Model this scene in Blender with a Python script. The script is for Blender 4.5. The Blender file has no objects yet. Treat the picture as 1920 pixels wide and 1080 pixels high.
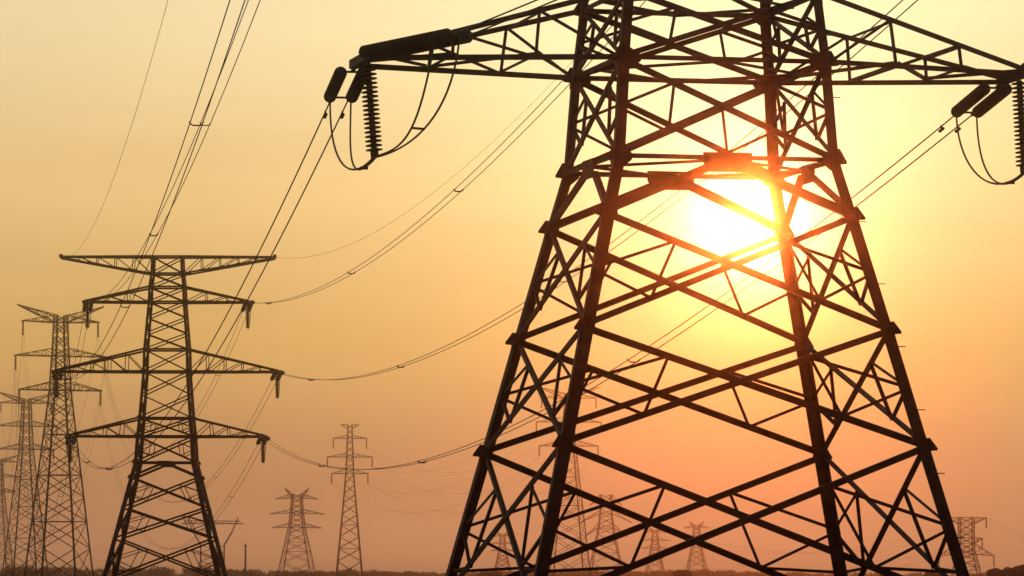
import bpy, math, random
from mathutils import Vector, Matrix, Quaternion

random.seed(7)
scene = bpy.context.scene
COL = scene.collection
rad = math.radians

# ------------------------------------------------------------------ camera
CAM_Z = 1.7
PITCH, ROLL = 0.059452, -0.002392
FPX = 8994.9                                     # focal length in pixels of a 1920 wide frame
cam_data = bpy.data.cameras.new('camera')
cam_data.sensor_width = 36.0
cam_data.lens = 36.0 * FPX / 1920.0
cam_data.clip_start = 0.5
cam_data.clip_end = 30000.0
cam = bpy.data.objects.new('camera', cam_data)
cam.matrix_world = Matrix.Translation((0, 0, CAM_Z)) @ Matrix.Rotation(math.pi / 2 + PITCH, 4, 'X') @ Matrix.Rotation(-ROLL, 4, 'Z')
COL.objects.link(cam)
scene.camera = cam

# ------------------------------------------------------------------ sky and sun
SUN_EL, SUN_AZ = rad(4.23), rad(2.86)            # azimuth to the right of the view axis (+Y)
SUN_DIR = Vector((math.sin(SUN_AZ) * math.cos(SUN_EL), math.cos(SUN_AZ) * math.cos(SUN_EL), math.sin(SUN_EL)))

world = bpy.data.worlds.new('World')
scene.world = world
world.use_nodes = True
nt = world.node_tree
nt.nodes.clear()
N = nt.nodes.new
out = N('ShaderNodeOutputWorld')


def link(a, b):
    nt.links.new(a, b)


def math_node(op, a=None, b=None, clamp=False):
    n = N('ShaderNodeMath')
    n.operation = op
    n.use_clamp = clamp
    for i, v in enumerate((a, b)):
        if v is None:
            continue
        if isinstance(v, (int, float)):
            n.inputs[i].default_value = v
        else:
            link(v, n.inputs[i])
    return n.outputs[0]


tc = N('ShaderNodeTexCoord')
nrm = N('ShaderNodeVectorMath'); nrm.operation = 'NORMALIZE'
link(tc.outputs['Generated'], nrm.inputs[0])
sep = N('ShaderNodeSeparateXYZ'); link(nrm.outputs[0], sep.inputs[0])
elev = math_node('ARCSINE', sep.outputs[2])                       # radians
dot = N('ShaderNodeVectorMath'); dot.operation = 'DOT_PRODUCT'
link(nrm.outputs[0], dot.inputs[0]); dot.inputs[1].default_value = SUN_DIR
ang = math_node('ARCCOSINE', math_node('MINIMUM', dot.outputs['Value'], 1.0))   # angle from the sun

sky = N('ShaderNodeTexSky')
sky.sky_type = 'NISHITA'
sky.sun_disc = False
sky.sun_elevation = SUN_EL
sky.sun_rotation = SUN_AZ
sky.air_density = 2.0
sky.dust_density = 8.0
sky.ozone_density = 1.0
bg = N('ShaderNodeBackground'); bg.inputs[1].default_value = 0.02
link(sky.outputs[0], bg.inputs[0])

# hazy sunset sky: colour by elevation, brightness falling away from the sun
ramp = N('ShaderNodeValToRGB')
cr = ramp.color_ramp
stops = [(0.0, (0.70, 0.345, 0.17)), (0.6, (0.68, 0.34, 0.167)), (1.4, (0.63, 0.335, 0.150)), (2.8, (0.68, 0.43, 0.146)), (4.8, (0.69, 0.52, 0.24)),
         (6.8, (0.67, 0.625, 0.405)), (14.0, (0.55, 0.56, 0.42)), (40.0, (0.26, 0.28, 0.27)), (90.0, (0.12, 0.14, 0.16))]
while len(cr.elements) < len(stops):
    cr.elements.new(0.5)
for e, (d, c) in zip(cr.elements, stops):
    e.position = max(0.0, min(1.0, math.sqrt(d / 90.0)))
    e.color = (*c, 1)
pos = math_node('SQRT', math_node('DIVIDE', math_node('MAXIMUM', elev, 0.0), math.pi / 2))
link(pos, ramp.inputs[0])
fall = math_node('ADD', math_node('MULTIPLY', math_node('POWER', math.e, math_node('MULTIPLY', ang, -1.0 / rad(55))), 1.04), 0.06)
bg2 = N('ShaderNodeBackground')
# faint streaks of thin haze and cloud, stretched along the horizon
mp = N('ShaderNodeMapping'); mp.inputs['Scale'].default_value = (5.0, 5.0, 42.0); mp.inputs['Rotation'].default_value = (0.0, rad(9.0), 0.0)
link(nrm.outputs[0], mp.inputs[0])
nz = N('ShaderNodeTexNoise'); nz.inputs['Scale'].default_value = 1.0; nz.inputs['Detail'].default_value = 5.0; nz.inputs['Roughness'].default_value = 0.55
link(mp.outputs[0], nz.inputs['Vector'])
streak = math_node('ADD', math_node('MULTIPLY', math_node('SUBTRACT', nz.outputs['Fac'], 0.5), 0.42), 1.0)
link(ramp.outputs[0], bg2.inputs[0]); link(math_node('MULTIPLY', fall, streak), bg2.inputs[1])

# aureole and the sun's own disc
aur = N('ShaderNodeBackground'); aur.inputs[0].default_value = (0.10, 0.44, 0.20, 1)
air = math_node('DIVIDE', -0.14, math_node('MAXIMUM', sep.outputs[2], 0.006))          # thicker air dims the glow towards the horizon
ext = math_node('POWER', math.e, math_node('ADD', air, 0.14 / math.sin(SUN_EL)))
a1 = math_node('MULTIPLY', math_node('POWER', math.e, math_node('MULTIPLY', ang, -1.0 / rad(2.2))), ext)
link(a1, aur.inputs[1])
aur3 = N('ShaderNodeBackground'); aur3.inputs[0].default_value = (0.2, 0.40, 0.52, 1)
link(math_node('MULTIPLY', math_node('POWER', math.e, math_node('MULTIPLY', ang, -1.0 / rad(0.8))), ext), aur3.inputs[1])
aur2 = N('ShaderNodeBackground'); aur2.inputs[0].default_value = (1.0, 0.93, 0.86, 1)
a2 = math_node('MULTIPLY', math_node('POWER', math.e, math_node('MULTIPLY', math_node('POWER', math_node('DIVIDE', ang, rad(0.34)), 2.0), -1.0)), 3.0)
link(a2, aur2.inputs[1])


def add_shader(a, b):
    n = N('ShaderNodeAddShader')
    link(a, n.inputs[0]); link(b, n.inputs[1])
    return n.outputs[0]


link(add_shader(add_shader(bg.outputs[0], bg2.outputs[0]), add_shader(add_shader(aur.outputs[0], aur3.outputs[0]), aur2.outputs[0])), out.inputs[0])

sun_data = bpy.data.lights.new('sun', 'SUN')
sun_data.energy = 0.25
sun_data.angle = rad(0.5)
sun_data.color = (1.0, 0.15, 0.02)
sun = bpy.data.objects.new('sun', sun_data)
sun.rotation_mode = 'QUATERNION'
sun.rotation_quaternion = SUN_DIR.to_track_quat('Z', 'Y')
sun.location = (0, 0, 60)
COL.objects.link(sun)

scene.view_settings.view_transform = 'Standard'
scene.view_settings.look = 'None'
scene.view_settings.exposure = 0.0
scene.view_settings.gamma = 1.0
scene.view_settings.use_curve_mapping = False
HAZE_DENSITY = 0.00033
HAZE_ANISO = 0.996
HAZE_TOP = 63.0


# ------------------------------------------------------------------ materials
def material(name, base, rough=0.6, metallic=0.0, scale=3.0, var=0.35, bump=0.0, spec=0.3):
    m = bpy.data.materials.new(name)
    m.use_nodes = True
    t = m.node_tree
    b = t.nodes['Principled BSDF']
    b.inputs['Roughness'].default_value = rough
    b.inputs['Metallic'].default_value = metallic
    b.inputs['Specular IOR Level'].default_value = spec
    co = t.nodes.new('ShaderNodeTexCoord')
    no = t.nodes.new('ShaderNodeTexNoise')
    no.inputs['Scale'].default_value = scale
    no.inputs['Detail'].default_value = 5
    t.links.new(co.outputs['Object'], no.inputs['Vector'])
    r = t.nodes.new('ShaderNodeValToRGB')
    r.color_ramp.elements[0].position = 0.3
    r.color_ramp.elements[1].position = 0.7
    r.color_ramp.elements[0].color = (*[c * (1 - var) for c in base], 1)
    r.color_ramp.elements[1].color = (*[min(1, c * (1 + var)) for c in base], 1)
    t.links.new(no.outputs['Fac'], r.inputs[0])
    t.links.new(r.outputs[0], b.inputs['Base Color'])
    if bump:
        bu = t.nodes.new('ShaderNodeBump')
        bu.inputs['Strength'].default_value = bump
        t.links.new(no.outputs['Fac'], bu.inputs['Height'])
        t.links.new(bu.outputs[0], b.inputs['Normal'])
    return m


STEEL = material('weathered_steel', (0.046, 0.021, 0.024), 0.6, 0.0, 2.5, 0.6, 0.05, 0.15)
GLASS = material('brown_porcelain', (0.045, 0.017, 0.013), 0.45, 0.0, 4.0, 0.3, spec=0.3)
CABLE = material('stranded_aluminium', (0.14, 0.13, 0.12), 0.6, 0.2, 8.0, 0.25, spec=0.2)
CONCRETE = material('grey_concrete', (0.3, 0.29, 0.27), 0.9, 0.0, 6.0, 0.3, 0.3)
LEAF = material('dusty_foliage', (0.06, 0.07, 0.03), 0.8, 0.0, 0.6, 0.5, spec=0.1)
BARK = material('rough_bark', (0.09, 0.065, 0.045), 0.9, 0.0, 4.0, 0.4, 0.4, spec=0.1)
FIELD = material('dry_field', (0.075, 0.06, 0.035), 0.95, 0.0, 0.03, 0.5, spec=0.05)


# ------------------------------------------------------------------ mesh helpers
def perp(ax, hint):
    e = hint - ax * hint.dot(ax)
    if e.length < 1e-6:
        e = Vector((1, 0, 0)) - ax * ax.x
        if e.length < 1e-6:
            e = Vector((0, 1, 0))
    return e.normalized()


class MB:
    def __init__(self):
        self.v = []
        self.f = []

    def prism(self, prof, P, Q, e1, e2):
        n = len(prof)
        b = len(self.v)
        for O in (P, Q):
            for (a, c) in prof:
                self.v.append(tuple(O + e1 * a + e2 * c))
        for i in range(n):
            j = (i + 1) % n
            self.f.append((b + i, b + j, b + n + j, b + n + i))
        self.f.append(tuple(b + n - 1 - i for i in range(n)))
        self.f.append(tuple(b + n + i for i in range(n)))

    def angle(self, P, Q, h1, h2, w, t, centre=True):
        """L section: flange 1 along h1, flange 2 along h2"""
        ax = (Q - P).normalized()
        e1 = perp(ax, h1)
        e2 = ax.cross(e1)
        if e2.dot(h2) < 0:
            e2 = -e2
        o = -w / 2 if centre else 0.0
        prof = [(o, 0), (o + w, 0), (o + w, t), (o + t, t), (o + t, w), (o, w)]
        if ax.dot(e1.cross(e2)) < 0:
            prof = prof[::-1]
        self.prism(prof, P, Q, e1, e2)

    def box(self, P, Q, h1, w, h):
        ax = (Q - P).normalized()
        e1 = perp(ax, h1)
        e2 = ax.cross(e1)
        self.prism([(-w / 2, -h / 2), (w / 2, -h / 2), (w / 2, h / 2), (-w / 2, h / 2)], P, Q, e1, e2)

    def tube(self, pts, r, n=6):
        b = len(self.v)
        hint = Vector((0, 0, 1))
        for i, p in enumerate(pts):
            ax = (pts[min(i + 1, len(pts) - 1)] - pts[max(i - 1, 0)]).normalized()
            e1 = perp(ax, hint if abs(ax.z) < 0.95 else Vector((0, 1, 0)))
            e2 = ax.cross(e1)
            rr = r[i] if isinstance(r, (list, tuple)) else r
            for k in range(n):
                a = 2 * math.pi * k / n
                self.v.append(tuple(p + e1 * (rr * math.cos(a)) + e2 * (rr * math.sin(a))))
        for i in range(len(pts) - 1):
            for k in range(n):
                k2 = (k + 1) % n
                self.f.append((b + i * n + k, b + i * n + k2, b + (i + 1) * n + k2, b + (i + 1) * n + k))
        self.f.append(tuple(b + n - 1 - k for k in range(n)))
        self.f.append(tuple(b + (len(pts) - 1) * n + k for k in range(n)))

    def lathe(self, prof, n=12):
        b = len(self.v)
        for (r, z) in prof:
            for k in range(n):
                a = 2 * math.pi * k / n
                self.v.append((r * math.cos(a), r * math.sin(a), z))
        for i in range(len(prof) - 1):
            for k in range(n):
                k2 = (k + 1) % n
                self.f.append((b + i * n + k, b + i * n + k2, b + (i + 1) * n + k2, b + (i + 1) * n + k))
        self.f.append(tuple(b + n - 1 - k for k in range(n)))
        self.f.append(tuple(b + (len(prof) - 1) * n + k for k in range(n)))

    def plate(self, centre, u, v, pts, thick):
        nn = u.cross(v).normalized()
        P, Q = centre - nn * thick / 2, centre + nn * thick / 2
        self.prism(pts, P, Q, u, v)

    def mesh(self, name):
        me = bpy.data.meshes.new(name)
        me.from_pydata(self.v, [], self.f)
        me.update()
        return me

    def build(self, name, mat, parent=None, smooth=False):
        me = self.mesh(name)
        me.materials.append(mat)
        if smooth:
            for p in me.polygons:
                p.use_smooth = True
        o = bpy.data.objects.new(name, me)
        COL.objects.link(o)
        if parent:
            o.parent = parent
        return o


def thing(name, label, cat, loc=(0, 0, 0), rotz=0.0, group=None):
    o = bpy.data.objects.new(name, None)
    o.empty_display_size = 0.2
    o.location = loc
    o.rotation_euler = (0, 0, rotz)
    o['label'] = label
    o['category'] = cat
    if group:
        o['group'] = group
    COL.objects.link(o)
    return o


def place(obj_mesh, name, parent, loc, quat=None):
    o = bpy.data.objects.new(name, obj_mesh)
    o.parent = parent
    o.location = loc
    if quat is not None:
        o.rotation_mode = 'QUATERNION'
        o.rotation_quaternion = quat
    COL.objects.link(o)
    return o


def ray(px, py, depth):
    """the point that stands at a given distance along +Y and shows at a pixel of the photograph"""
    u, v = (px - 960) / FPX, (540 - py) / FPX
    c, s = math.cos(ROLL), math.sin(ROLL)
    u, v = c * u + s * v, -s * u + c * v
    cp, sp = math.cos(PITCH), math.sin(PITCH)
    d = Vector((u, cp - v * sp, sp + v * cp))
    return Vector((0, 0, CAM_Z)) + d * (depth / d.y)


# ------------------------------------------------------------------ ground, horizon
g = MB()
G = 9000.0
R0 = [0, 40, 100, 200, 400, 800, 1600, 3000, 5000, 7000]
nseg = 48
for r in R0:
    for k in range(nseg):
        a = 2 * math.pi * k / nseg
        g.v.append((r * math.cos(a), r * math.sin(a), 0.0))
for i in range(len(R0) - 1):
    for k in range(nseg):
        k2 = (k + 1) % nseg
        if i == 0:
            g.f.append((k, (i + 1) * nseg + k, (i + 1) * nseg + k2))
        else:
            g.f.append((i * nseg + k, (i + 1) * nseg + k, (i + 1) * nseg + k2, i * nseg + k2))
ground = g.build('ground', FIELD)
ground['kind'] = 'structure'

# ------------------------------------------------------------------ haze
hz = MB()
H = 3400.0
zs = (-1.0, HAZE_TOP)
for z in zs:
    for (sx, sy) in ((-1, -1), (1, -1), (1, 1), (-1, 1)):
        hz.v.append((sx * H, sy * H, z))
hz.f = [(3, 2, 1, 0), (4, 5, 6, 7), (0, 1, 5, 4), (1, 2, 6, 5), (2, 3, 7, 6), (3, 0, 4, 7)]
hm = bpy.data.materials.new('evening_haze')
hm.use_nodes = True
ht = hm.node_tree
ht.nodes.clear()
ho = ht.nodes.new('ShaderNodeOutputMaterial')
hv = ht.nodes.new('ShaderNodeVolumePrincipled')
hv.inputs['Color'].default_value = (1.0, 0.94, 0.88, 1)
hv.inputs['Density'].default_value = HAZE_DENSITY
hv.inputs['Anisotropy'].default_value = HAZE_ANISO
ht.links.new(hv.outputs[0], ho.inputs['Volume'])
haze = hz.build('haze', hm)
haze['kind'] = 'stuff'
haze.display_type = 'WIRE'


# ------------------------------------------------------------------ lattice towers
CORN = ((-1, -1), (1, -1), (1, 1), (-1, 1))                 # near left, near right, far right, far left
FACES = ((0, 1), (1, 2), (2, 3), (3, 0))
FN = (Vector((0, -1, 0)), Vector((1, 0, 0)), Vector((0, 1, 0)), Vector((-1, 0, 0)))


def build_tower(label, loc, rotz, spec, k=1.0, detail=2, group=None, name='transmission_tower', kb=None):
    """detail 2: every member is a part; 1: arms lacing joined; 0: all lacing joined"""
    kb = kb or k
    root = thing(name, label, 'pylon', loc, rotz, group)
    rng = random.Random(sum(ord(c) for c in label))
    lv = spec['levels']                                      # (height, half width) from the foot up
    th = 0.016 * k
    bulk = MB()

    def P(c, i):
        return Vector((CORN[c][0] * lv[i][1], CORN[c][1] * lv[i][1], lv[i][0]))

    def member(nm, A, B, n, w, off, parent=root, merge=False):
        A = A + n * off
        B = B + n * off
        ax = (B - A).normalized()
        m = bulk if merge else MB()
        m.angle(A, B, ax.cross(n), -n, w, th)
        if not merge:
            m.build(nm, STEEL, parent)

    mb = detail == 0
    # legs: one continuous angle per corner, kinked at the waist
    for c in range(4):
        m = MB()
        sx, sy = CORN[c]
        for i in range(len(lv) - 1):
            w = spec['leg'][min(i, len(spec['leg']) - 1)] * k
            m.angle(P(c, i) - Vector((0, 0, 0.02)), P(c, i + 1) + Vector((0, 0, 0.02)), Vector((-sx, 0, 0)), Vector((0, -sy, 0)), w, th * 1.5, centre=False)
        leg = m.build('leg', STEEL, root)
        ft = MB()
        b = P(c, 0)
        ft.prism([(-0.45, -0.45), (0.45, -0.45), (0.45, 0.45), (-0.45, 0.45)], Vector((b.x, b.y, -0.6)), Vector((b.x, b.y, 0.25)), Vector((1, 0, 0)), Vector((0, 1, 0)))
        if detail == 2:
            ft.build('footing', CONCRETE, root)
        if spec.get('steps') and c == 1:
            z = 2.6
            s = 0
            bolt = MB()
            bolt.tube([Vector((0, 0, 0)), Vector((0.24 * sx, 0, 0))], 0.013, 5)
            bm_ = bolt.mesh('step_bolt'); bm_.materials.append(STEEL)
            while z < 17:
                for i in range(len(lv) - 1):
                    if lv[i][0] <= z <= lv[i + 1][0]:
                        t = (z - lv[i][0]) / (lv[i + 1][0] - lv[i][0])
                        q = P(c, i).lerp(P(c, i + 1), t)
                        place(bm_, 'step_bolt', leg, q + Vector((-sx * 0.06, sy * 0.004, 0)))
                        break
                z += 1.55

    # body panels
    for i, kind in enumerate(spec['panels']):
        if not kind:
            continue
        wd = spec['diag'][min(i, len(spec['diag']) - 1)] * kb
        ws = spec['strut'] * kb * (kb if kb > 1 else 1) ** -1
        for f, (a, b) in enumerate(FACES):
            n = FN[f]
            A0, B0, A1, B1 = P(a, i), P(b, i), P(a, i + 1), P(b, i + 1)
            if kind == 'K':                                  # chevron up to the middle of the upper beam
                M = (A1 + B1) / 2
                member('brace', A0, M - Vector((0, 0, 0.04)), n, wd * 1.3, -0.035)
                member('brace', B0, M - Vector((0, 0, 0.06)), n, wd * 1.3, -0.048)
                continue
            member('brace', A0, B1, n, wd, -0.03, merge=mb)
            member('brace', B0, A1, n, wd, -0.052 - th, merge=mb)
            if kind[1:2] == 'R' and detail:
                for (L0, L1, Rr0, Rr1) in ((A0, A1, B0, B1), (B0, B1, A0, A1)):
                    lm = (L0 + L1) / 2
                    up = L1.lerp(Rr0, 0.25)
                    lo = L0.lerp(Rr1, 0.25)
                    member('strut', lm, up, n, ws, -0.075)
                    member('strut', lm, lo, n, ws, -0.081)
                    member('strut', up, lo, n, ws, -0.087)
                    if kind == 'XR4':
                        member('strut', L0.lerp(L1, 0.22), lo, n, ws, -0.093)
    # horizontal beams round the body
    for i in spec['beams']:
        for f, (a, b) in enumerate(FACES):
            member('crossbeam', P(a, i), P(b, i), FN[f], spec['beam'] * k, -0.022, merge=mb)
        if detail == 2 and lv[i][1] > 1.9 and i in spec['plan']:
            for f in range(4):
                a, b = FACES[f]
                c2, d2 = FACES[(f + 1) % 4]
                m1 = (P(a, i) + P(b, i)) / 2
                m2 = (P(c2, i) + P(d2, i)) / 2
                mm = MB()
                mm.angle(m1 - Vector((0, 0, 0.05)), m2 - Vector((0, 0, 0.05)), Vector((0, 0, -1)), -m1, spec['strut'] * k, th)
                mm.build('plan_brace', STEEL, root)
    # gusset plates
    if detail == 2:
        for i, (gw, gh) in spec.get('gusset', {}).items():
            for f, (a, b) in enumerate(FACES):
                n = FN[f]
                u = (P(b, i) - P(a, i)).normalized()
                for c, s in ((a, 1), (b, -1)):
                    up = (P(c, min(i + 1, len(lv) - 1)) - P(c, i)).normalized()
                    dn = (P(c, i - 1) - P(c, i)).normalized()
                    m = MB()
                    x = u * s
                    pts = [(-0.21, -0.03), (-0.03, gh * 1.0), (gw * 0.5, gh * 0.85), (gw, gh * 0.28), (gw, -gh * 0.28), (gw * 0.5, -gh * 0.85), (0.0, -gh * 0.9), (0.0, -0.10), (-0.20, -0.08)]
                    if s < 0:
                        pts = pts[::-1]
                    m.plate(P(c, i) + n * (0.012 + 0.003 * (f % 2)) + Vector((0, 0, -0.02)), x, up - x * up.dot(x), [(p_[0], p_[1]) for p_ in pts], 0.016)
                    m.build('gusset_plate', STEEL, root)
        for i, (gw, gh) in spec.get('midplate', {}).items():
            for f, (a, b) in enumerate(FACES):
                n = FN[f]
                u = (P(b, i) - P(a, i)).normalized()
                m = MB()
                pts = [(-gw, gh * 0.35), (gw, gh * 0.35), (gw * 1.0, -gh * 0.35), (gw * 0.75, -gh), (-gw * 0.75, -gh), (-gw * 1.0, -gh * 0.35)]
                m.plate((P(a, i) + P(b, i)) / 2 + n * 0.013, u, Vector((0, 0, 1)), pts, 0.016)
                m.build('gusset_plate', STEEL, root)
    # cross arms
    tips = []
    for (la, lb, Ln0, tw, zt, n_l) in spec['arms']:
        row = []
        for sx in (-1, 1):
            Ln = Ln0[0 if sx < 0 else 1] if isinstance(Ln0, tuple) else Ln0
            arm = MB()
            tb = {}
            ca = (0, 3) if sx < 0 else (1, 2)                # near, far corner
            T = [Vector((sx * Ln, -tw, zt)), Vector((sx * Ln, tw, zt))]
            low, upp = [P(c, la) for c in ca], [P(c, lb) for c in ca]
            hh = 0.10 * k
            if lv[lb][0] - zt < 0.02:                        # flat topped arm: the tip sits on the upper chord
                Tl, Tu = [t - Vector((0, 0, hh)) for t in T], T
            else:
                Tl, Tu = T, [t + Vector((0, 0, hh)) for t in T]
            beam = MB()
            beam.box(T[0] + Vector((0, -0.12, hh / 2)), T[1] + Vector((0, 0.22, hh / 2)), Vector((1, 0, 0)), 0.2 * k, 0.22 * k)
            ar = beam.build('cross_arm', STEEL, root)
            wc = spec['chord'] * k
            wl = spec['lace'] * kb
            mer = detail < 2
            lac = MB()

            def lm_(nm, A, B, nn, w, off):
                A = A + nn * off
                B = B + nn * off
                ax = (B - A).normalized()
                if mer:
                    lac.angle(A, B, ax.cross(nn), -nn, w, th)
                else:
                    m = MB()
                    m.angle(A, B, ax.cross(nn), -nn, w, th)
                    m.build(nm, STEEL, ar)
            for q in (0, 1):
                nn = Vector((0, -1 if q == 0 else 1, 0))
                lm_('chord', low[q], Tl[q], nn, wc, 0.0)
                lm_('chord', upp[q], Tu[q], nn, wc, 0.002)
                for j in range(1, n_l):
                    t = j / n_l
                    L, U = low[q].lerp(Tl[q], t), upp[q].lerp(Tu[q], t)
                    lm_('lacing', L, U, nn, wl, -0.03)
                    t0 = (j - 1) / n_l
                    lm_('lacing', low[q].lerp(Tl[q], t0), U, nn, wl, -0.05)
            for j in range(1, n_l):
                t, t0 = j / n_l, (j - 1) / n_l
                dz = Vector((0, 0, -1))
                lm_('lacing', low[0].lerp(Tl[0], t), low[1].lerp(Tl[1], t), dz, wl, -0.03)
                lm_('lacing', low[j % 2].lerp(Tl[j % 2], t0), low[(j + 1) % 2].lerp(Tl[(j + 1) % 2], t), dz, wl * 1.2, -0.045)
                lm_('lacing', upp[0].lerp(Tu[0], t), upp[1].lerp(Tu[1], t), -dz, wl, -0.03)
            t0 = (n_l - 1) / n_l
            lm_('lacing', low[0].lerp(Tl[0], t0), Tl[1], Vector((0, 0, -1)), wl * 1.2, -0.05)
            lm_('lacing', low[1].lerp(Tl[1], t0), Tl[0], Vector((0, 0, -1)), wl * 1.2, -0.065)
            if mer:
                lo_ = lac.build('lacing', STEEL, ar)
                lo_['kind'] = 'stuff'
            row.append(T)
        tips.append(row)
    if mb:
        bo = bulk.build('lattice', STEEL, root)
        bo['kind'] = 'stuff'
    M = Matrix.Translation(Vector(loc)) @ Matrix.Rotation(rotz, 4, 'Z')
    wt = [[[M @ t for t in side] for side in row] for row in tips]
    return root, wt                                          # wt[arm][0 left, 1 right][0 near, 1 far]


Z = lambda z: z + CAM_Z
LINE_LEVELS = [(0.0, 5.77), (Z(-0.822), 5.557), (Z(3.107), 4.594), (Z(5.966), 3.899), (Z(8.795), 3.196), (Z(10.195), 2.834),
               (Z(12.637), 2.669), (Z(14.339), 2.49), (Z(16.51), 2.32), (Z(18.681), 2.158), (Z(20.744), 2.11), (Z(22.22), 1.98), (Z(23.7), 1.86),
               (Z(25.189), 1.731), (Z(26.584), 1.70), (Z(27.841), 1.53), (Z(29.439), 1.462)]
LINE = dict(levels=LINE_LEVELS, panels=[None, 'XR4', 'XR', 'XR', 'K', 'XR', 'XR', 'X', 'X', 'X', 'X', 'X', 'X', 'X', 'X', 'X'],
            leg=[0.30, 0.30, 0.30, 0.29, 0.27, 0.25, 0.23, 0.2, 0.2, 0.18, 0.17, 0.16], diag=[0.16, 0.16, 0.16, 0.155, 0.16, 0.14, 0.14, 0.11, 0.11, 0.1, 0.1],
            strut=0.078, beam=0.12, beams=[5, 6, 7, 9, 10, 13, 14, 15, 16], plan=[5, 6, 7], chord=0.13, lace=0.07,
            gusset={2: (0.32, 0.24), 3: (0.32, 0.24), 4: (0.34, 0.26), 5: (0.42, 0.30), 6: (0.52, 0.30), 7: (0.42, 0.26)}, midplate={5: (0.62, 0.36)},
            arms=[(6, 7, (8.6, 8.32), 1.0, Z(12.637), 3), (9, 10, 10.2, 0.9, Z(18.681), 4), (13, 14, 7.4, 0.8, Z(25.189), 3), (15, 16, 9.9, 0.5, Z(29.439), 5)],
            steps=True)

MAIN_LOC = (4.675, 120.0, 0.0)
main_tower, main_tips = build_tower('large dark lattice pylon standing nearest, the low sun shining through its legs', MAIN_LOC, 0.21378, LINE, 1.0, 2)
LINE1 = dict(LINE); LINE1['steps'] = False
LINE1['gusset'] = {4: (0.35, 0.3), 5: (0.35, 0.25), 6: (0.4, 0.3), 7: (0.4, 0.25), 9: (0.4, 0.3), 13: (0.3, 0.25)}
LINE1['arms'] = [(6, 7, 9.0, 1.0, Z(12.637), 4), (9, 10, 10.3, 0.9, Z(18.681), 5), (13, 14, 7.5, 0.8, Z(25.189), 3), (15, 16, 10.0, 0.5, Z(29.439), 5)]
T1_LOC = (-32.195, 447.95, 0.05)
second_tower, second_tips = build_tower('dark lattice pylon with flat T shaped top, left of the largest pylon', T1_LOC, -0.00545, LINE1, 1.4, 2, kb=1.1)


def scaled_levels(pts, d, total):
    """(pixels above the horizon, half width in pixels) at distance d"""
    return [(max(0.0, CAM_Z + y * d / FPX), w * d / FPX) for (y, w) in pts]


def far_tower(label, px, d, pts, armspec, k, detail, rotz=0.0, panels=None, beams=(), leg=0.25, diag=0.12, group=None):
    lv = scaled_levels(pts, d, None)
    lv[0] = (0.0, lv[0][1] * 1.02)
    arms = []
    for (a, b, L, tw, yt, nl) in armspec:
        arms.append((a, b, L * d / FPX, tw * d / FPX, CAM_Z + yt * d / FPX, nl))
    sp = dict(levels=lv, panels=panels or ['X'] * (len(lv) - 1), leg=[leg], diag=[diag], strut=diag * 0.7, beam=diag, beams=list(beams), plan=[],
              chord=diag, lace=diag * 0.6, arms=arms)
    p = ray(px, 1075, d)
    return build_tower(label, (p.x, d, 0.0), rotz, sp, k, detail, group)


# tall suspension tower with raised horns (pixels above the horizon at its own distance)
TALL = [(-6, 51.5), (45, 46.5), (95, 41.6), (140, 37.2), (182, 33), (222, 29), (258, 25.4), (290, 22.2), (318, 19.4), (341, 17.2), (357, 16.6), (381, 15.3), (405, 14),
        (420, 13.4), (445, 12.4), (468, 11.6), (482, 11.2)]
TALL_ARMS = [(9, 10, 80, 6, 341, 4), (12, 13, 88, 6, 405, 4), (15, 16, 74, 6, 470, 3), (15, 16, 84, 2, 500, 4)]
GRP = 'hazy pylons of the same line receding on the left'
third_tower, third_tips = far_tower('tall brownish pylon with upturned horn arms just left of the T topped pylon', 110, 1000, TALL, TALL_ARMS, 1.0, 1,
                                    rad(24), beams=(2, 4, 6, 9, 12, 15), leg=0.36, diag=0.17)


def rescale(pts, s):
    return [(y * s, w * s) for (y, w) in pts]


def rescale_arms(arms, s):
    return [(a, b, L * s, tw * s, y * s, nl) for (a, b, L, tw, y, nl) in arms]


s3 = 0.675
fourth_tower, fourth_tips = far_tower('fainter hazy pylon at the left picture edge, behind the tall horned one', 47, 1480, rescale(TALL, s3), rescale_arms(TALL_ARMS, s3), 1.0, 0,
                                      rad(24), beams=(2, 4, 6, 9, 12, 15), leg=0.36, diag=0.17)
s4 = 0.44
fifth_tower, fifth_tips = far_tower('faintest pylon cut off by the left picture edge, low in the haze', -2, 2200, rescale(TALL, s4), rescale_arms(TALL_ARMS, s4), 1.1, 0,
                                    rad(24), beams=(2, 4, 6, 9, 12, 15), leg=0.40, diag=0.2)

# slender T topped tower in the haze
SLIM = [(-4, 25), (22, 22.8), (46, 20.6), (68, 18.6), (90, 16.6), (110, 14.8), (130, 13), (148, 11.4), (166, 9.9), (186, 8.4), (194, 8.1), (206, 7.6),
        (217, 7.2), (224, 6.9), (238, 6.3), (252, 5.8), (258, 5.6), (271, 5.2), (278, 5)]
SLIM_ARMS = [(9, 10, 34, 2.5, 186, 3), (12, 13, 42, 2.5, 217, 3), (15, 16, 31, 2.5, 252, 3), (17, 18, 17, 1.5, 278, 2)]
slim_tower, slim_tips = far_tower('slender hazy pylon with small flat top, between the two largest pylons', 655, 1800, SLIM, SLIM_ARMS, 1.0, 0, 0.0,
                                  beams=(2, 4, 9, 12, 15), leg=0.46, diag=0.2)

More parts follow.
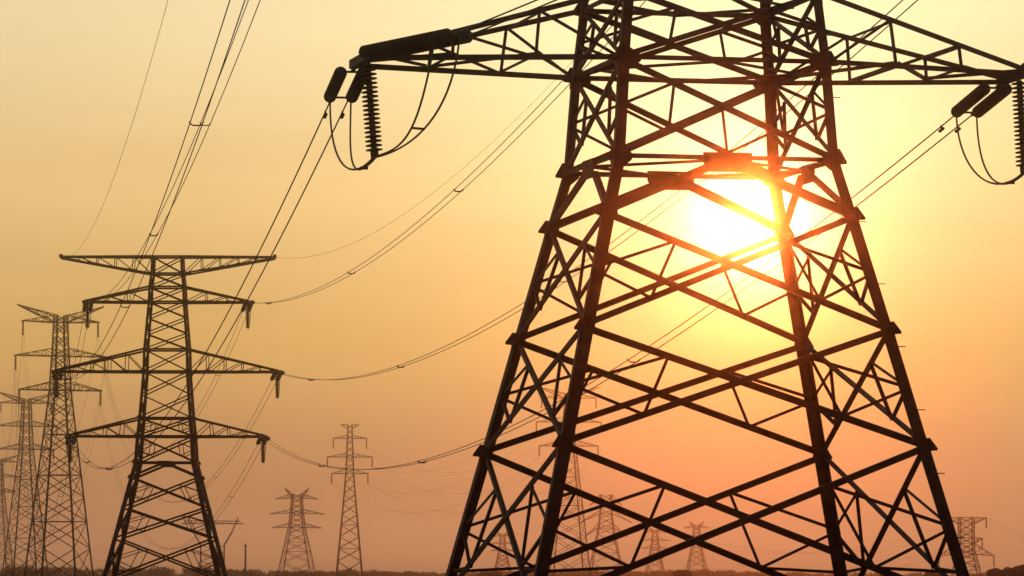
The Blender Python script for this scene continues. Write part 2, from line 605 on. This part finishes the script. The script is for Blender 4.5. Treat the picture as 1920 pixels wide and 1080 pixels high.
# squat horned tower
SQUAT = [(-3, 32), (20, 27.5), (40, 23.6), (58, 20), (74, 16.9), (85, 14.8), (93, 13.9), (104, 12.6), (112, 11.8), (119, 11.3), (130, 10.4), (140, 9.6), (148, 9.2)]
SQUAT_ARMS = [(5, 6, 47, 3, 84, 3), (8, 9, 52, 3, 110, 3), (11, 12, 41, 3, 138, 3), (11, 12, 23, 1.5, 159, 2)]
SB = (2, 3, 5, 8, 11)
squat_tower, squat_tips = far_tower('squat hazy horned pylon left of the slender flat topped one', 556, 2000, SQUAT, SQUAT_ARMS, 0.95, 0, rad(12), beams=SB, leg=0.44, diag=0.2)
s7 = 0.70
behind_tower, behind_tips = far_tower('tall hazy pylon seen behind the left near leg of the largest pylon', 1066, 1480, rescale(TALL, s7), rescale_arms(TALL_ARMS, s7), 0.85, 0, rad(10),
                                      beams=(2, 4, 6, 9, 12, 15), leg=0.40, diag=0.18)
MID_ARMS = [(5, 6, 40, 3, 69, 3), (8, 9, 49, 3, 95, 3), (11, 12, 30, 3, 128, 2), (11, 12, 14, 2, 147, 2)]
mid_tower, mid_tips = far_tower('squat hazy pylon framed inside the lowest left bracing of the largest pylon', 1136, 2000, SQUAT, MID_ARMS, 0.9, 0, rad(-6), beams=SB, leg=0.4, diag=0.17)
BOXY = [(-3, 25), (15, 22), (28, 19), (38, 16.5), (46, 14.6), (58, 14.3), (69, 14), (82, 14), (95, 14), (107, 14)]
BOXY_ARMS = [(3, 5, 52, 3, 35, 3), (5, 6, 30, 3, 68, 2), (8, 9, 38, 3, 106, 3)]
right_tower, right_tips = far_tower('hazy box shaped pylon low on the right, beside the largest pylon\'s right leg', 1812, 1700, BOXY, BOXY_ARMS, 1.0, 0, rad(4), beams=(1, 3, 4, 5, 6, 7, 8, 9), leg=0.36, diag=0.2)
for (px, d, s, lab) in ((1306, 2800, 0.62, 'very faint small pylon under the middle crossing of the lowest bracing'),
                        (1228, 2900, 0.56, 'very faint small pylon in the haze, right of the one framed in the left bracing'),
                        (942, 2800, 0.50, 'very faint small pylon between the two left legs of the largest pylon')):
    far_tower(lab, px, d, rescale(SQUAT, s), rescale_arms(SQUAT_ARMS, s), 1.1, 0, 0.1, beams=SB, leg=0.5, diag=0.22)

# cat head tower behind the right leg of the second tower
def cat_head(px, d, label):
    p = ray(px, 1075, d)
    s = d / FPX
    root = thing('cat_head_pylon', label, 'pylon', (p.x, d, 0))
    zt = lambda y: CAM_Z + y * s

    def bar(nm, pts, w, parent=root):
        m = MB()
        for a, b in zip(pts[:-1], pts[1:]):
            m.angle(a, b, Vector((0, 0, 1)) if abs((b - a).normalized().z) < 0.9 else Vector((1, 0, 0)), Vector((0, 1, 0)), w, 0.03)
        return m.build(nm, STEEL, parent)
    for sx in (-1, 1):
        for sy in (-1, 1):
            pts = [Vector((sx * x * s, sy * yy * s, max(0, zt(z)))) for (x, yy, z) in ((26, 26, -20), (22, 9, 20), (22, 7, 52), (37, 4, 78), (48, 2, 104))]
            bar('leg', pts, 0.42)
    lat = MB()
    for sy in (-1, 1):
        y = sy * 5 * s
        lat.angle(Vector((-58 * s, y, zt(92))), Vector((58 * s, y, zt(92))), Vector((0, 0, 1)), Vector((0, 1, 0)), 0.4, 0.03)
        for j in range(8):
            xa, xb = (-52 + j * 13) * s, (-39 + j * 13) * s
            za, zb = (zt(92), zt(97)) if j % 2 else (zt(97), zt(92))
            lat.angle(Vector((xa, y, za)), Vector((xb, y, zb)), Vector((0, 0, 1)), Vector((0, 1, 0)), 0.2, 0.03)
        lat.angle(Vector((-52 * s, y * 1.05, zt(97))), Vector((52 * s, y * 1.05, zt(97))), Vector((0, 0, 1)), Vector((0, 1, 0)), 0.3, 0.03)
    lat.build('crossbeam', STEEL, root)
    br = MB()
    for sy in (-1, 1):
        for (z0, z1) in ((-15, 6), (6, 22), (22, 38), (38, 52)):
            hw = lambda z: 24 if z < 10 else 22
            dy = lambda z: (26 - 17 * (z + 20) / 40 if z < 20 else 9 - 2 * (z - 20) / 32) * sy
            br.angle(Vector((-hw(z0) * s, dy(z0) * s, zt(z0))), Vector((hw(z1) * s, dy(z1) * s, zt(z1))), Vector((0, 0, 1)), Vector((0, 1, 0)), 0.2, 0.03)
            br.angle(Vector((hw(z0) * s, dy(z0) * s, zt(z0))), Vector((-hw(z1) * s, dy(z1) * s, zt(z1))), Vector((0, 0, 1)), Vector((0, 1, 0)), 0.2, 0.03)
    b = br.build('lattice', STEEL, root)
    b['kind'] = 'stuff'


cat_head(398, 1900, 'hazy pylon with forked upper body behind the right leg of the T topped pylon')

# plain pole in the haze
pp = ray(460, 1075, 1300)
pole = thing('utility_pole', 'thin hazy pole standing alone right of the T topped pylon', 'pole', (pp.x, 1300, 0))
m = MB(); m.tube([Vector((0, 0, -0.3)), Vector((0, 0, 5)), Vector((0, 0, 9.6))], [0.3, 0.26, 0.2], 8); m.build('shaft', CONCRETE, pole)
m = MB(); m.box(Vector((-0.8, -0.25, 8.9)), Vector((0.8, -0.25, 8.9)), Vector((0, 0, 1)), 0.14, 0.14); m.build('crossarm', STEEL, pole)

# ------------------------------------------------------------------ insulators and conductors
dm = MB()
dm.lathe([(0.045, 0.05), (0.05, 0.02), (0.075, 0.012), (0.155, -0.012), (0.165, -0.024), (0.158, -0.032), (0.10, -0.02), (0.05, -0.028), (0.03, -0.05)], 14)
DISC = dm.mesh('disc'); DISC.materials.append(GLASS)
for p_ in DISC.polygons:
    p_.use_smooth = True
sm = MB()
sm.lathe([(0.06, 0.05), (0.08, 0.022), (0.10, 0.014), (0.20, -0.008), (0.215, -0.02), (0.205, -0.032), (0.11, -0.018), (0.06, -0.028), (0.035, -0.05)], 14)
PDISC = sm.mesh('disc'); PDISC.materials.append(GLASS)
for p_ in PDISC.polygons:
    p_.use_smooth = True


def disc_string(root, A, B, mesh, pitch, rod=0.035):
    """rod with discs from A to B (local)"""
    ax = (B - A).normalized()
    m = MB()
    m.tube([A, B], rod, 8)
    s = m.build('insulator_string', STEEL, root)
    n = max(3, int((B - A).length / pitch))
    q = (-ax).to_track_quat('Z', 'Y')
    for i in range(n):
        place(mesh, 'disc', s, A + (B - A) * ((i + 0.5) / n), q)
    return s


def simple_string(root, A, B, r=0.17, n=10, nm='insulator_string'):
    pts, rr = [], []
    for i in range(n):
        for (f, q) in ((0.05, 0.4), (0.35, 1.0), (0.65, 1.0), (0.95, 0.4)):
            pts.append(A.lerp(B, (i + f) / n)); rr.append(r * q)
    m = MB(); m.tube(pts, rr, 7)
    return m.build(nm, GLASS, root)


def sag_point(a, b, s, t):
    p = a.lerp(b, t)
    p.z -= 4 * s * t * (1 - t)
    return p


def bundle(label, a, b, s, t0, t1, r=0.017, gap=0.45, spacers=(), n=60, group=None, dampers=(), single=False):
    """sagging conductor(s) along the span a-b between the fractions t0 and t1"""
    root = thing('conductor_bundle' if not single else 'overhead_wire', label, 'power line', sag_point(a, b, s, t0), 0, group)
    o = Vector(root.location)
    side = Vector((b - a).to_2d().to_3d().normalized()).cross(Vector((0, 0, 1)))
    if single:
        m = MB(); m.tube([sag_point(a, b, s, t0 + (t1 - t0) * i / n) - o for i in range(n + 1)], r, 4)
        m.build('wire', CABLE, root)
        return root
    for sg in (-1, 1):
        m = MB()
        m.tube([sag_point(a, b, s, t0 + (t1 - t0) * i / n) - o + side * (sg * gap / 2) for i in range(n + 1)], r, 5)
        m.build('wire', CABLE, root)
    for t in spacers:
        p = sag_point(a, b, s, t) - o
        m = MB()
        m.tube([p + side * (-gap / 2 - 0.03) + Vector((0, 0, 0.05)), p + side * (-gap / 2 + 0.02) + Vector((0, 0, -0.04)), p + side * (-gap / 4) + Vector((0, 0, -0.09)),
                p + side * (gap / 4) + Vector((0, 0, -0.09)), p + side * (gap / 2 - 0.02) + Vector((0, 0, -0.04)), p + side * (gap / 2 + 0.03) + Vector((0, 0, 0.05))], 0.026 if t < 0.4 else 0.04, 6)
        m.build('spacer', STEEL, root)
    for t in dampers:
        for sg in (-1, 1):
            p = sag_point(a, b, s, t) - o + side * (sg * gap / 2)
            d = (sag_point(a, b, s, t + 0.001) - sag_point(a, b, s, t)).normalized()
            m = MB()
            m.tube([p - d * 0.22 + Vector((0, 0, -0.1)), p - d * 0.12 + Vector((0, 0, -0.1))], 0.05, 6)
            m.tube([p + d * 0.12 + Vector((0, 0, -0.1)), p + d * 0.22 + Vector((0, 0, -0.1))], 0.05, 6)
            m.tube([p - d * 0.2 + Vector((0, 0, -0.1)), p + d * 0.2 + Vector((0, 0, -0.1))], 0.018, 5)
            m.box(p + Vector((0, 0, 0.03)), p + Vector((0, 0, -0.12)), d, 0.06, 0.05)
            m.build('damper', STEEL, root)
    return root


def strain_set(label, tip, a, b, s, L, link_len, group, detailed=True, sep=0.57):
    """two parallel strings along the start of the span a-b, with yoke plates; returns fraction where the wire begins"""
    root = thing('strain_insulator', label, 'insulator', tip, 0, group)
    o = Vector(tip)
    span = (b - a).length
    side = Vector((b - a).to_2d().to_3d().normalized()).cross(Vector((0, 0, 1)))
    p0 = sag_point(a, b, s, link_len / span) - o
    p1 = sag_point(a, b, s, (link_len + L) / span) - o
    d = (p1 - p0).normalized()
    m = MB(); m.box(Vector((0, 0, 0)), p0, side, 0.1, 0.05); m.build('link', STEEL, root)
    for q, w in ((p0, sep), (p1, sep)):
        m = MB(); m.box(q - side * (w / 2 + 0.05), q + side * (w / 2 + 0.05), d, 0.1, 0.04); m.build('yoke_plate', STEEL, root)
    for sg in (-1, 1):
        A, B = p0 + side * (sg * sep / 2) + d * 0.06, p1 + side * (sg * sep / 2) - d * 0.06
        if detailed:
            disc_string(root, A, B, DISC, 0.146)
        else:
            simple_string(root, A, B, 0.2, 12)
        m = MB(); m.tube([p1 + side * (sg * sep / 2), p1 + side * (sg * 0.45 / 2) + d * 0.35], 0.05, 6); m.build('clamp', STEEL, root)
    return (link_len + L + 0.3) / span, p0 + o, p1 + o


L_STRING, L_LINK = 3.8, 0.7
SAGS = [(6.0, 6.0), (5.2, 5.2), (5.2, 5.2)]
ARMN = ('lowest', 'middle', 'upper')
SIDEN = ('left', 'right')
jump = {}
for ai in range(3):
    for si in range(2):
        a = main_tips[ai][si][1] + Vector((0, 0.1, -0.02))
        b = second_tips[ai][si][0] + Vector((0, -0.1, -0.02))
        s = SAGS[ai][si]
        span = (b - a).length
        te = 1 - (L_LINK + L_STRING + 0.3) / span
        if ai == 0:
            t0, q0, q1 = strain_set(f'pair of ribbed insulators slanting down from the largest pylon\'s {SIDEN[si]} arm tip', a, a, b, s, L_STRING, L_LINK, 'insulators on the largest pylon', True)
            jump[si] = q1
        else:
            t0 = 0.002
        strain_set(f'camera side dark insulator pair at {SIDEN[si]} tip of {ARMN[ai]} arm, T topped pylon', b, b, a, s, L_STRING, L_LINK, 'insulators on the T topped pylon', False)
        sp = {(0, 0): (0.62, 0.8, 0.93), (0, 1): (0.215, 0.5, 0.76), (1, 0): (0.155, 0.39, 0.66, 0.85), (1, 1): (0.33, 0.6, 0.86), (2, 0): (0.31, 0.5, 0.9), (2, 1): (0.4, 0.62, 0.9)}[(ai, si)]
        where = (f'twin wires from largest pylon\'s {SIDEN[si]} insulators to the T topped pylon\'s lowest {SIDEN[si]} arm' if ai == 0 else
                 f'twin wires from above the picture to {ARMN[ai]} {SIDEN[si]} arm of T topped pylon')
        bundle(where, a, b, s, t0, te, 0.021, 0.45, sp, 70, 'conductors between the two near pylons', (t0 + 0.006,) if ai == 0 else ())
for si in range(2):
    a, b = main_tips[3][si][0], second_tips[3][si][0]
    bundle(f'single thin earth wire running down to the {SIDEN[si]} end of the T shaped top', a, b, 6.2, 0.001, 0.999, 0.012, single=True, n=60, group='earth wires')

# back span: strings along the left arm, wires up and out of the picture to the right
for si in range(2):
    tip = main_tips[0][si][0] + Vector((0, -0.1, 0.08))
    if si == 0:
        e1 = ray(862, 66, tip.y - 3.55)
        e2 = ray(1040, -4, tip.y - 7.5)
        DB, DW = e1 - tip, e2 - e1
    DBn = DB.normalized()
    root = thing('strain_insulator', ('pair of thick dark insulators lying along the largest pylon\'s left arm' if si == 0 else
                                      'pair of insulators leaving the picture from the largest pylon\'s right arm tip'), 'insulator', tip, 0, 'insulators on the largest pylon')
    side = DBn.cross(Vector((0, 0, 1))).normalized()
    up = side.cross(DBn).normalized()
    p0, p1 = DBn * 0.1, DB
    for q in (p0, p1):
        m = MB(); m.box(q - side * 0.34, q + side * 0.34, DBn, 0.1, 0.04); m.build('yoke_plate', STEEL, root)
    for sg in (-1, 1):
        disc_string(root, p0 + side * (sg * 0.285) + DBn * 0.06, p1 + side * (sg * 0.285) - DBn * 0.06, DISC, 0.146)
    jump[(si, 'b')] = tip + DB
    far = tip + DB + DW.normalized() * 135.0
    far.z = tip.z + 16
    st = tip + DB
    ctrl = (st, st + DW.normalized() * 20, far)
    w = thing('conductor_bundle', f'twin wires from the {SIDEN[si]} arm insulators up and right out of the picture', 'power line', st, 0, 'conductors leaving the picture')
    for sg in (-1, 1):
        pts = []
        for i in range(41):
            t = i / 40
            pts.append((ctrl[0] * (1 - t) ** 2 + ctrl[1] * (2 * t * (1 - t)) + ctrl[2] * t * t) - st + side * (sg * 0.225))
        m = MB(); m.tube(pts, 0.021, 5); m.build('wire', CABLE, w)

# jumper loops with their support strings
for si in range(2):
    tn, tf = main_tips[0][si]
    top = tn.lerp(tf, 0.12 if si == 0 else 0.32) + Vector((0, 0, -0.1))
    bot = top + Vector((0.18, -0.1, -2.2)) if si == 0 else top + Vector((0.10, -0.1, -2.2))
    root = thing('jumper_insulator', f'ribbed insulator hanging straight down from the {SIDEN[si]} arm tip of the largest pylon', 'insulator', top, 0, 'insulators on the largest pylon')
    d = (bot - top).normalized()
    disc_string(root, Vector((0, 0, 0)), bot - top, PDISC, 0.108, 0.075)
    m = MB(); m.box(bot - top, bot - top + d * 0.16, Vector((1, 0, 0)), 0.2, 0.1); m.build('clamp', STEEL, root)
    q1, qb = jump[si], jump[(si, 'b')]
    jl = thing('jumper_loop', f'twin jumper wires looping under the {SIDEN[si]} arm tip of the largest pylon', 'power line', bot, 0, 'jumper loops')
    sd = Vector((1, 0, 0))
    for sg in (-1, 1):
        a_ = q1 + Vector((sg * 0.27, 0, 0))
        c_ = bot + Vector((0.02 + 0.03 * sg, 0, -0.14))
        b_ = qb + Vector((-0.62 if sg < 0 else 0.0, -0.25 * sg, -0.06 if sg > 0 else -0.22))

        def bez(p, u, v, q, n=18):
            return [p * (1 - t) ** 3 + u * (3 * t * (1 - t) ** 2) + v * (3 * t * t * (1 - t)) + q * t ** 3 for t in [i / n for i in range(n + 1)]]
        pts = bez(a_, a_ + Vector((-0.02, -0.3, -1.5)), c_ + Vector((-0.75, 0.9, -0.75)), c_)
        pts += bez(c_, c_ + Vector((0.85 + 0.1 * sg, -1.0, 0.12)), b_ + Vector((-0.28 + 0.12 * sg, 0.4, -2.0 + 0.2 * sg)), b_)[1:]
        m = MB(); m.tube([p - bot for p in pts], 0.026, 6); m.build('wire', CABLE, jl)
        if sg < 0:
            mid = pts[28]
        else:
            m = MB(); q2 = min(pts[19:], key=lambda p: abs(p.z - mid.z + 0.05)); m.tube([mid - bot, q2 - bot], 0.03, 6); m.build('spacer', STEEL, jl)
            m = MB(); m.tube([pts[15] - bot + Vector((-0.1, 0, 0)), pts[15] - bot + Vector((0.1, 0, 0))], 0.04, 6); m.build('spacer', STEEL, jl)

# support strings and far side strings of the second tower, wires on to the third tower
for ai in range(3):
    for si in range(2):
        tn, tf = second_tips[ai][si]
        top = tn.lerp(tf, 0.5)
        sx = -1 if si == 0 else 1
        root = thing('jumper_insulator', f'short insulator hanging below {SIDEN[si]} tip of {ARMN[ai]} arm, T topped pylon', 'insulator', top, 0, 'insulators on the T topped pylon')
        simple_string(root, Vector((0, 0, -0.1)), Vector((0, 0, -2.4)), 0.2, 12)
        m = MB(); m.box(Vector((0, 0, 0.05)), Vector((0, 0, -0.12)), Vector((1, 0, 0)), 0.2, 0.2); m.build('clamp', STEEL, root)
        jl = thing('jumper_loop', f'jumper wire looping below {SIDEN[si]} tip of {ARMN[ai]} arm, T topped pylon', 'power line', top, 0, 'jumper loops')
        m = MB(); m.tube([Vector((0.02 * sx, -4.6 + 9.2 * t, -0.5 - 4 * 2.0 * t * (1 - t))) for t in [i / 16 for i in range(17)]], 0.03, 5); m.build('wire', CABLE, jl)
        a = tf + Vector((0, 0.1, -0.02))
        b = third_tips[ai][si][0].lerp(third_tips[ai][si][1], 0.5) + Vector((0, 0, -2.9))
        s = 19.0
        t0, _, _ = strain_set(f'far side insulator pair at {SIDEN[si]} tip of {ARMN[ai]} arm, T topped pylon', a, a, b, s, L_STRING, L_LINK, 'insulators on the T topped pylon', False)
        bundle(f'twin wires from T topped pylon\'s {ARMN[ai]} {SIDEN[si]} arm back to tall horned pylon', a, b, s, t0, 1.0, 0.022, 0.5, (0.1, 0.2), 60, 'conductors beyond the T topped pylon')


def suspension(tips, who, length, r, group, arms=3):
    for ai in range(arms):
        for si in range(2):
            top = tips[ai][si][0].lerp(tips[ai][si][1], 0.5)
            root = thing('suspension_insulator', f'slim insulator at {SIDEN[si]} tip of {ARMN[ai]} arm, {who}', 'insulator', top, 0, group)
            simple_string(root, Vector((0, 0, 0)), Vector((0, 0, -length)), r, 12)
            m = MB(); m.box(Vector((-0.2, 0, -length)), Vector((0.2, 0, -length)), Vector((0, 0, 1)), 0.2, 0.2); m.build('clamp', STEEL, root)


suspension(third_tips, 'tall horned pylon', 2.9, 0.26, 'insulators on the hazy pylons')
suspension(fourth_tips, 'fainter pylon at the left edge', 2.9, 0.26, 'insulators on the hazy pylons')
suspension(slim_tips, 'slender flat topped pylon', 3.6, 0.3, 'insulators on the hazy pylons')
suspension(behind_tips, 'hazy pylon behind left near leg', 3.0, 0.28, 'insulators on the hazy pylons')
suspension(right_tips, 'hazy pylon low on the right', 3.6, 0.3, 'insulators on the hazy pylons')


def span_wires(ta, tb, dz, s, text, group, arms=3, r=0.028):
    for ai in range(arms):
        for si in range(2):
            a = ta[ai][si][0].lerp(ta[ai][si][1], 0.5) + Vector((0, 0, dz))
            b = tb[ai][si][0].lerp(tb[ai][si][1], 0.5) + Vector((0, 0, dz))
            bundle(f'faint wire, {ARMN[ai]} {SIDEN[si]} arms, {text}', a, b, s, 0, 1, r, single=True, n=40, group=group)


span_wires(third_tips, fourth_tips, -2.9, 16, 'tall horned pylon to fainter left one', 'faint wires of the hazy pylons')
span_wires(slim_tips, behind_tips, -3.4, 14, 'slender pylon to one behind near leg', 'faint wires of the hazy pylons')
span_wires(mid_tips, right_tips, -3.0, 13, 'framed squat pylon to box shaped one', 'faint wires of the hazy pylons')

# nearer faint wires on the right, running out of the picture
for j, (y0, y1) in enumerate(((968, 905), (975, 918), (1004, 930))):
    a = ray(1850, y0, 1700)
    b = ray(2600, y1 - 330, 900)
    bundle('faint wire rising to the right picture edge, ' + ('highest', 'middle', 'lowest')[j] + ' of three', a, b, 22, 0, 1, 0.03, single=True, n=40, group='faint wires of the hazy pylons')


# ------------------------------------------------------------------ vegetation on the horizon
def leaf_cloud(m, c, rx, rz, n, size, rng):
    for _ in range(n):
        while True:
            q = Vector((rng.uniform(-1, 1), rng.uniform(-1, 1), rng.uniform(-1, 1)))
            if q.length < 1:
                break
        p = c + Vector((q.x * rx, q.y * rx, q.z * rz))
        e = Vector((rng.gauss(0, 1), rng.gauss(0, 1), rng.gauss(0, 1))).normalized()
        f = perp(e, Vector((rng.gauss(0, 1), rng.gauss(0, 1), rng.gauss(0, 1))))
        s = size * rng.uniform(0.6, 1.3)
        b = len(m.v)
        m.v += [tuple(p + e * s), tuple(p + f * s * 0.6), tuple(p - e * s), tuple(p - f * s * 0.6)]
        m.f.append((b, b + 1, b + 2, b + 3))


def bush(label, px, d, wpx, hpx, seed):
    rng = random.Random(seed)
    s = d / FPX
    p = ray(px, 1075, d)
    rx, h = wpx * s / 2, CAM_Z + hpx * s
    root = thing('bush', label, 'bush', (p.x, d, 0), 0, 'low bushes along the horizon')
    m = MB()
    for i in range(7):
        a = rng.uniform(0, 6.28)
        q = rx * 0.6 * math.sqrt(rng.random())
        cz = h * rng.uniform(0.35, 0.72)
        leaf_cloud(m, Vector((q * math.cos(a), q * math.sin(a), cz)), rx * 0.45, h * 0.30, 420, 0.09 * h, rng)
    leaf_cloud(m, Vector((0, 0, h * 0.3)), rx * 0.9, h * 0.3, 700, 0.1 * h, rng)
    m.build('foliage', LEAF, root)
    t = MB()
    for i in range(5):
        a = i * 1.3
        t.tube([Vector((0.1 * math.cos(a), 0.1 * math.sin(a), -0.1)), Vector((rx * 0.2 * math.cos(a), rx * 0.2 * math.sin(a), h * 0.35)), Vector((rx * 0.5 * math.cos(a), rx * 0.5 * math.sin(a), h * 0.7))], [0.05 * h * 0.5, 0.04 * h * 0.5, 0.01], 6)
    t.build('stem', BARK, root)


bush('dark reddish bush in the bottom right corner of the picture', 1905, 800, 90, 20, 1)
bush('smaller dark bush just left of the corner bush', 1868, 900, 40, 12, 2)
bush('low dark bush under the hazy pylon on the right', 1752, 1000, 46, 9, 3)
bush('low dark bush beside the near right leg of the largest pylon', 1668, 1000, 36, 5, 4)
bush('small round bush under the middle of the largest pylon', 1280, 1200, 46, 8, 5)
bush('low bush between the left legs of the largest pylon', 915, 1300, 50, 5, 6)

rng = random.Random(11)
wm = MB()
x = -420.0
while x < 420:
    d = rng.uniform(2400, 3000)
    h = (3.6 + 1.1 * math.sin(x * 0.021) + 0.8 * math.sin(x * 0.067 + 1) + rng.uniform(-0.7, 0.9)) * (1.0 if x < -40 else 0.72)
    leaf_cloud(wm, Vector((x, d, h * 0.5)), rng.uniform(2.5, 5.5), h * 0.5, 46, 0.9, rng)
    x += rng.uniform(0.8, 2.6)
wood = wm.build('distant_wood', LEAF)
wood['kind'] = 'stuff'
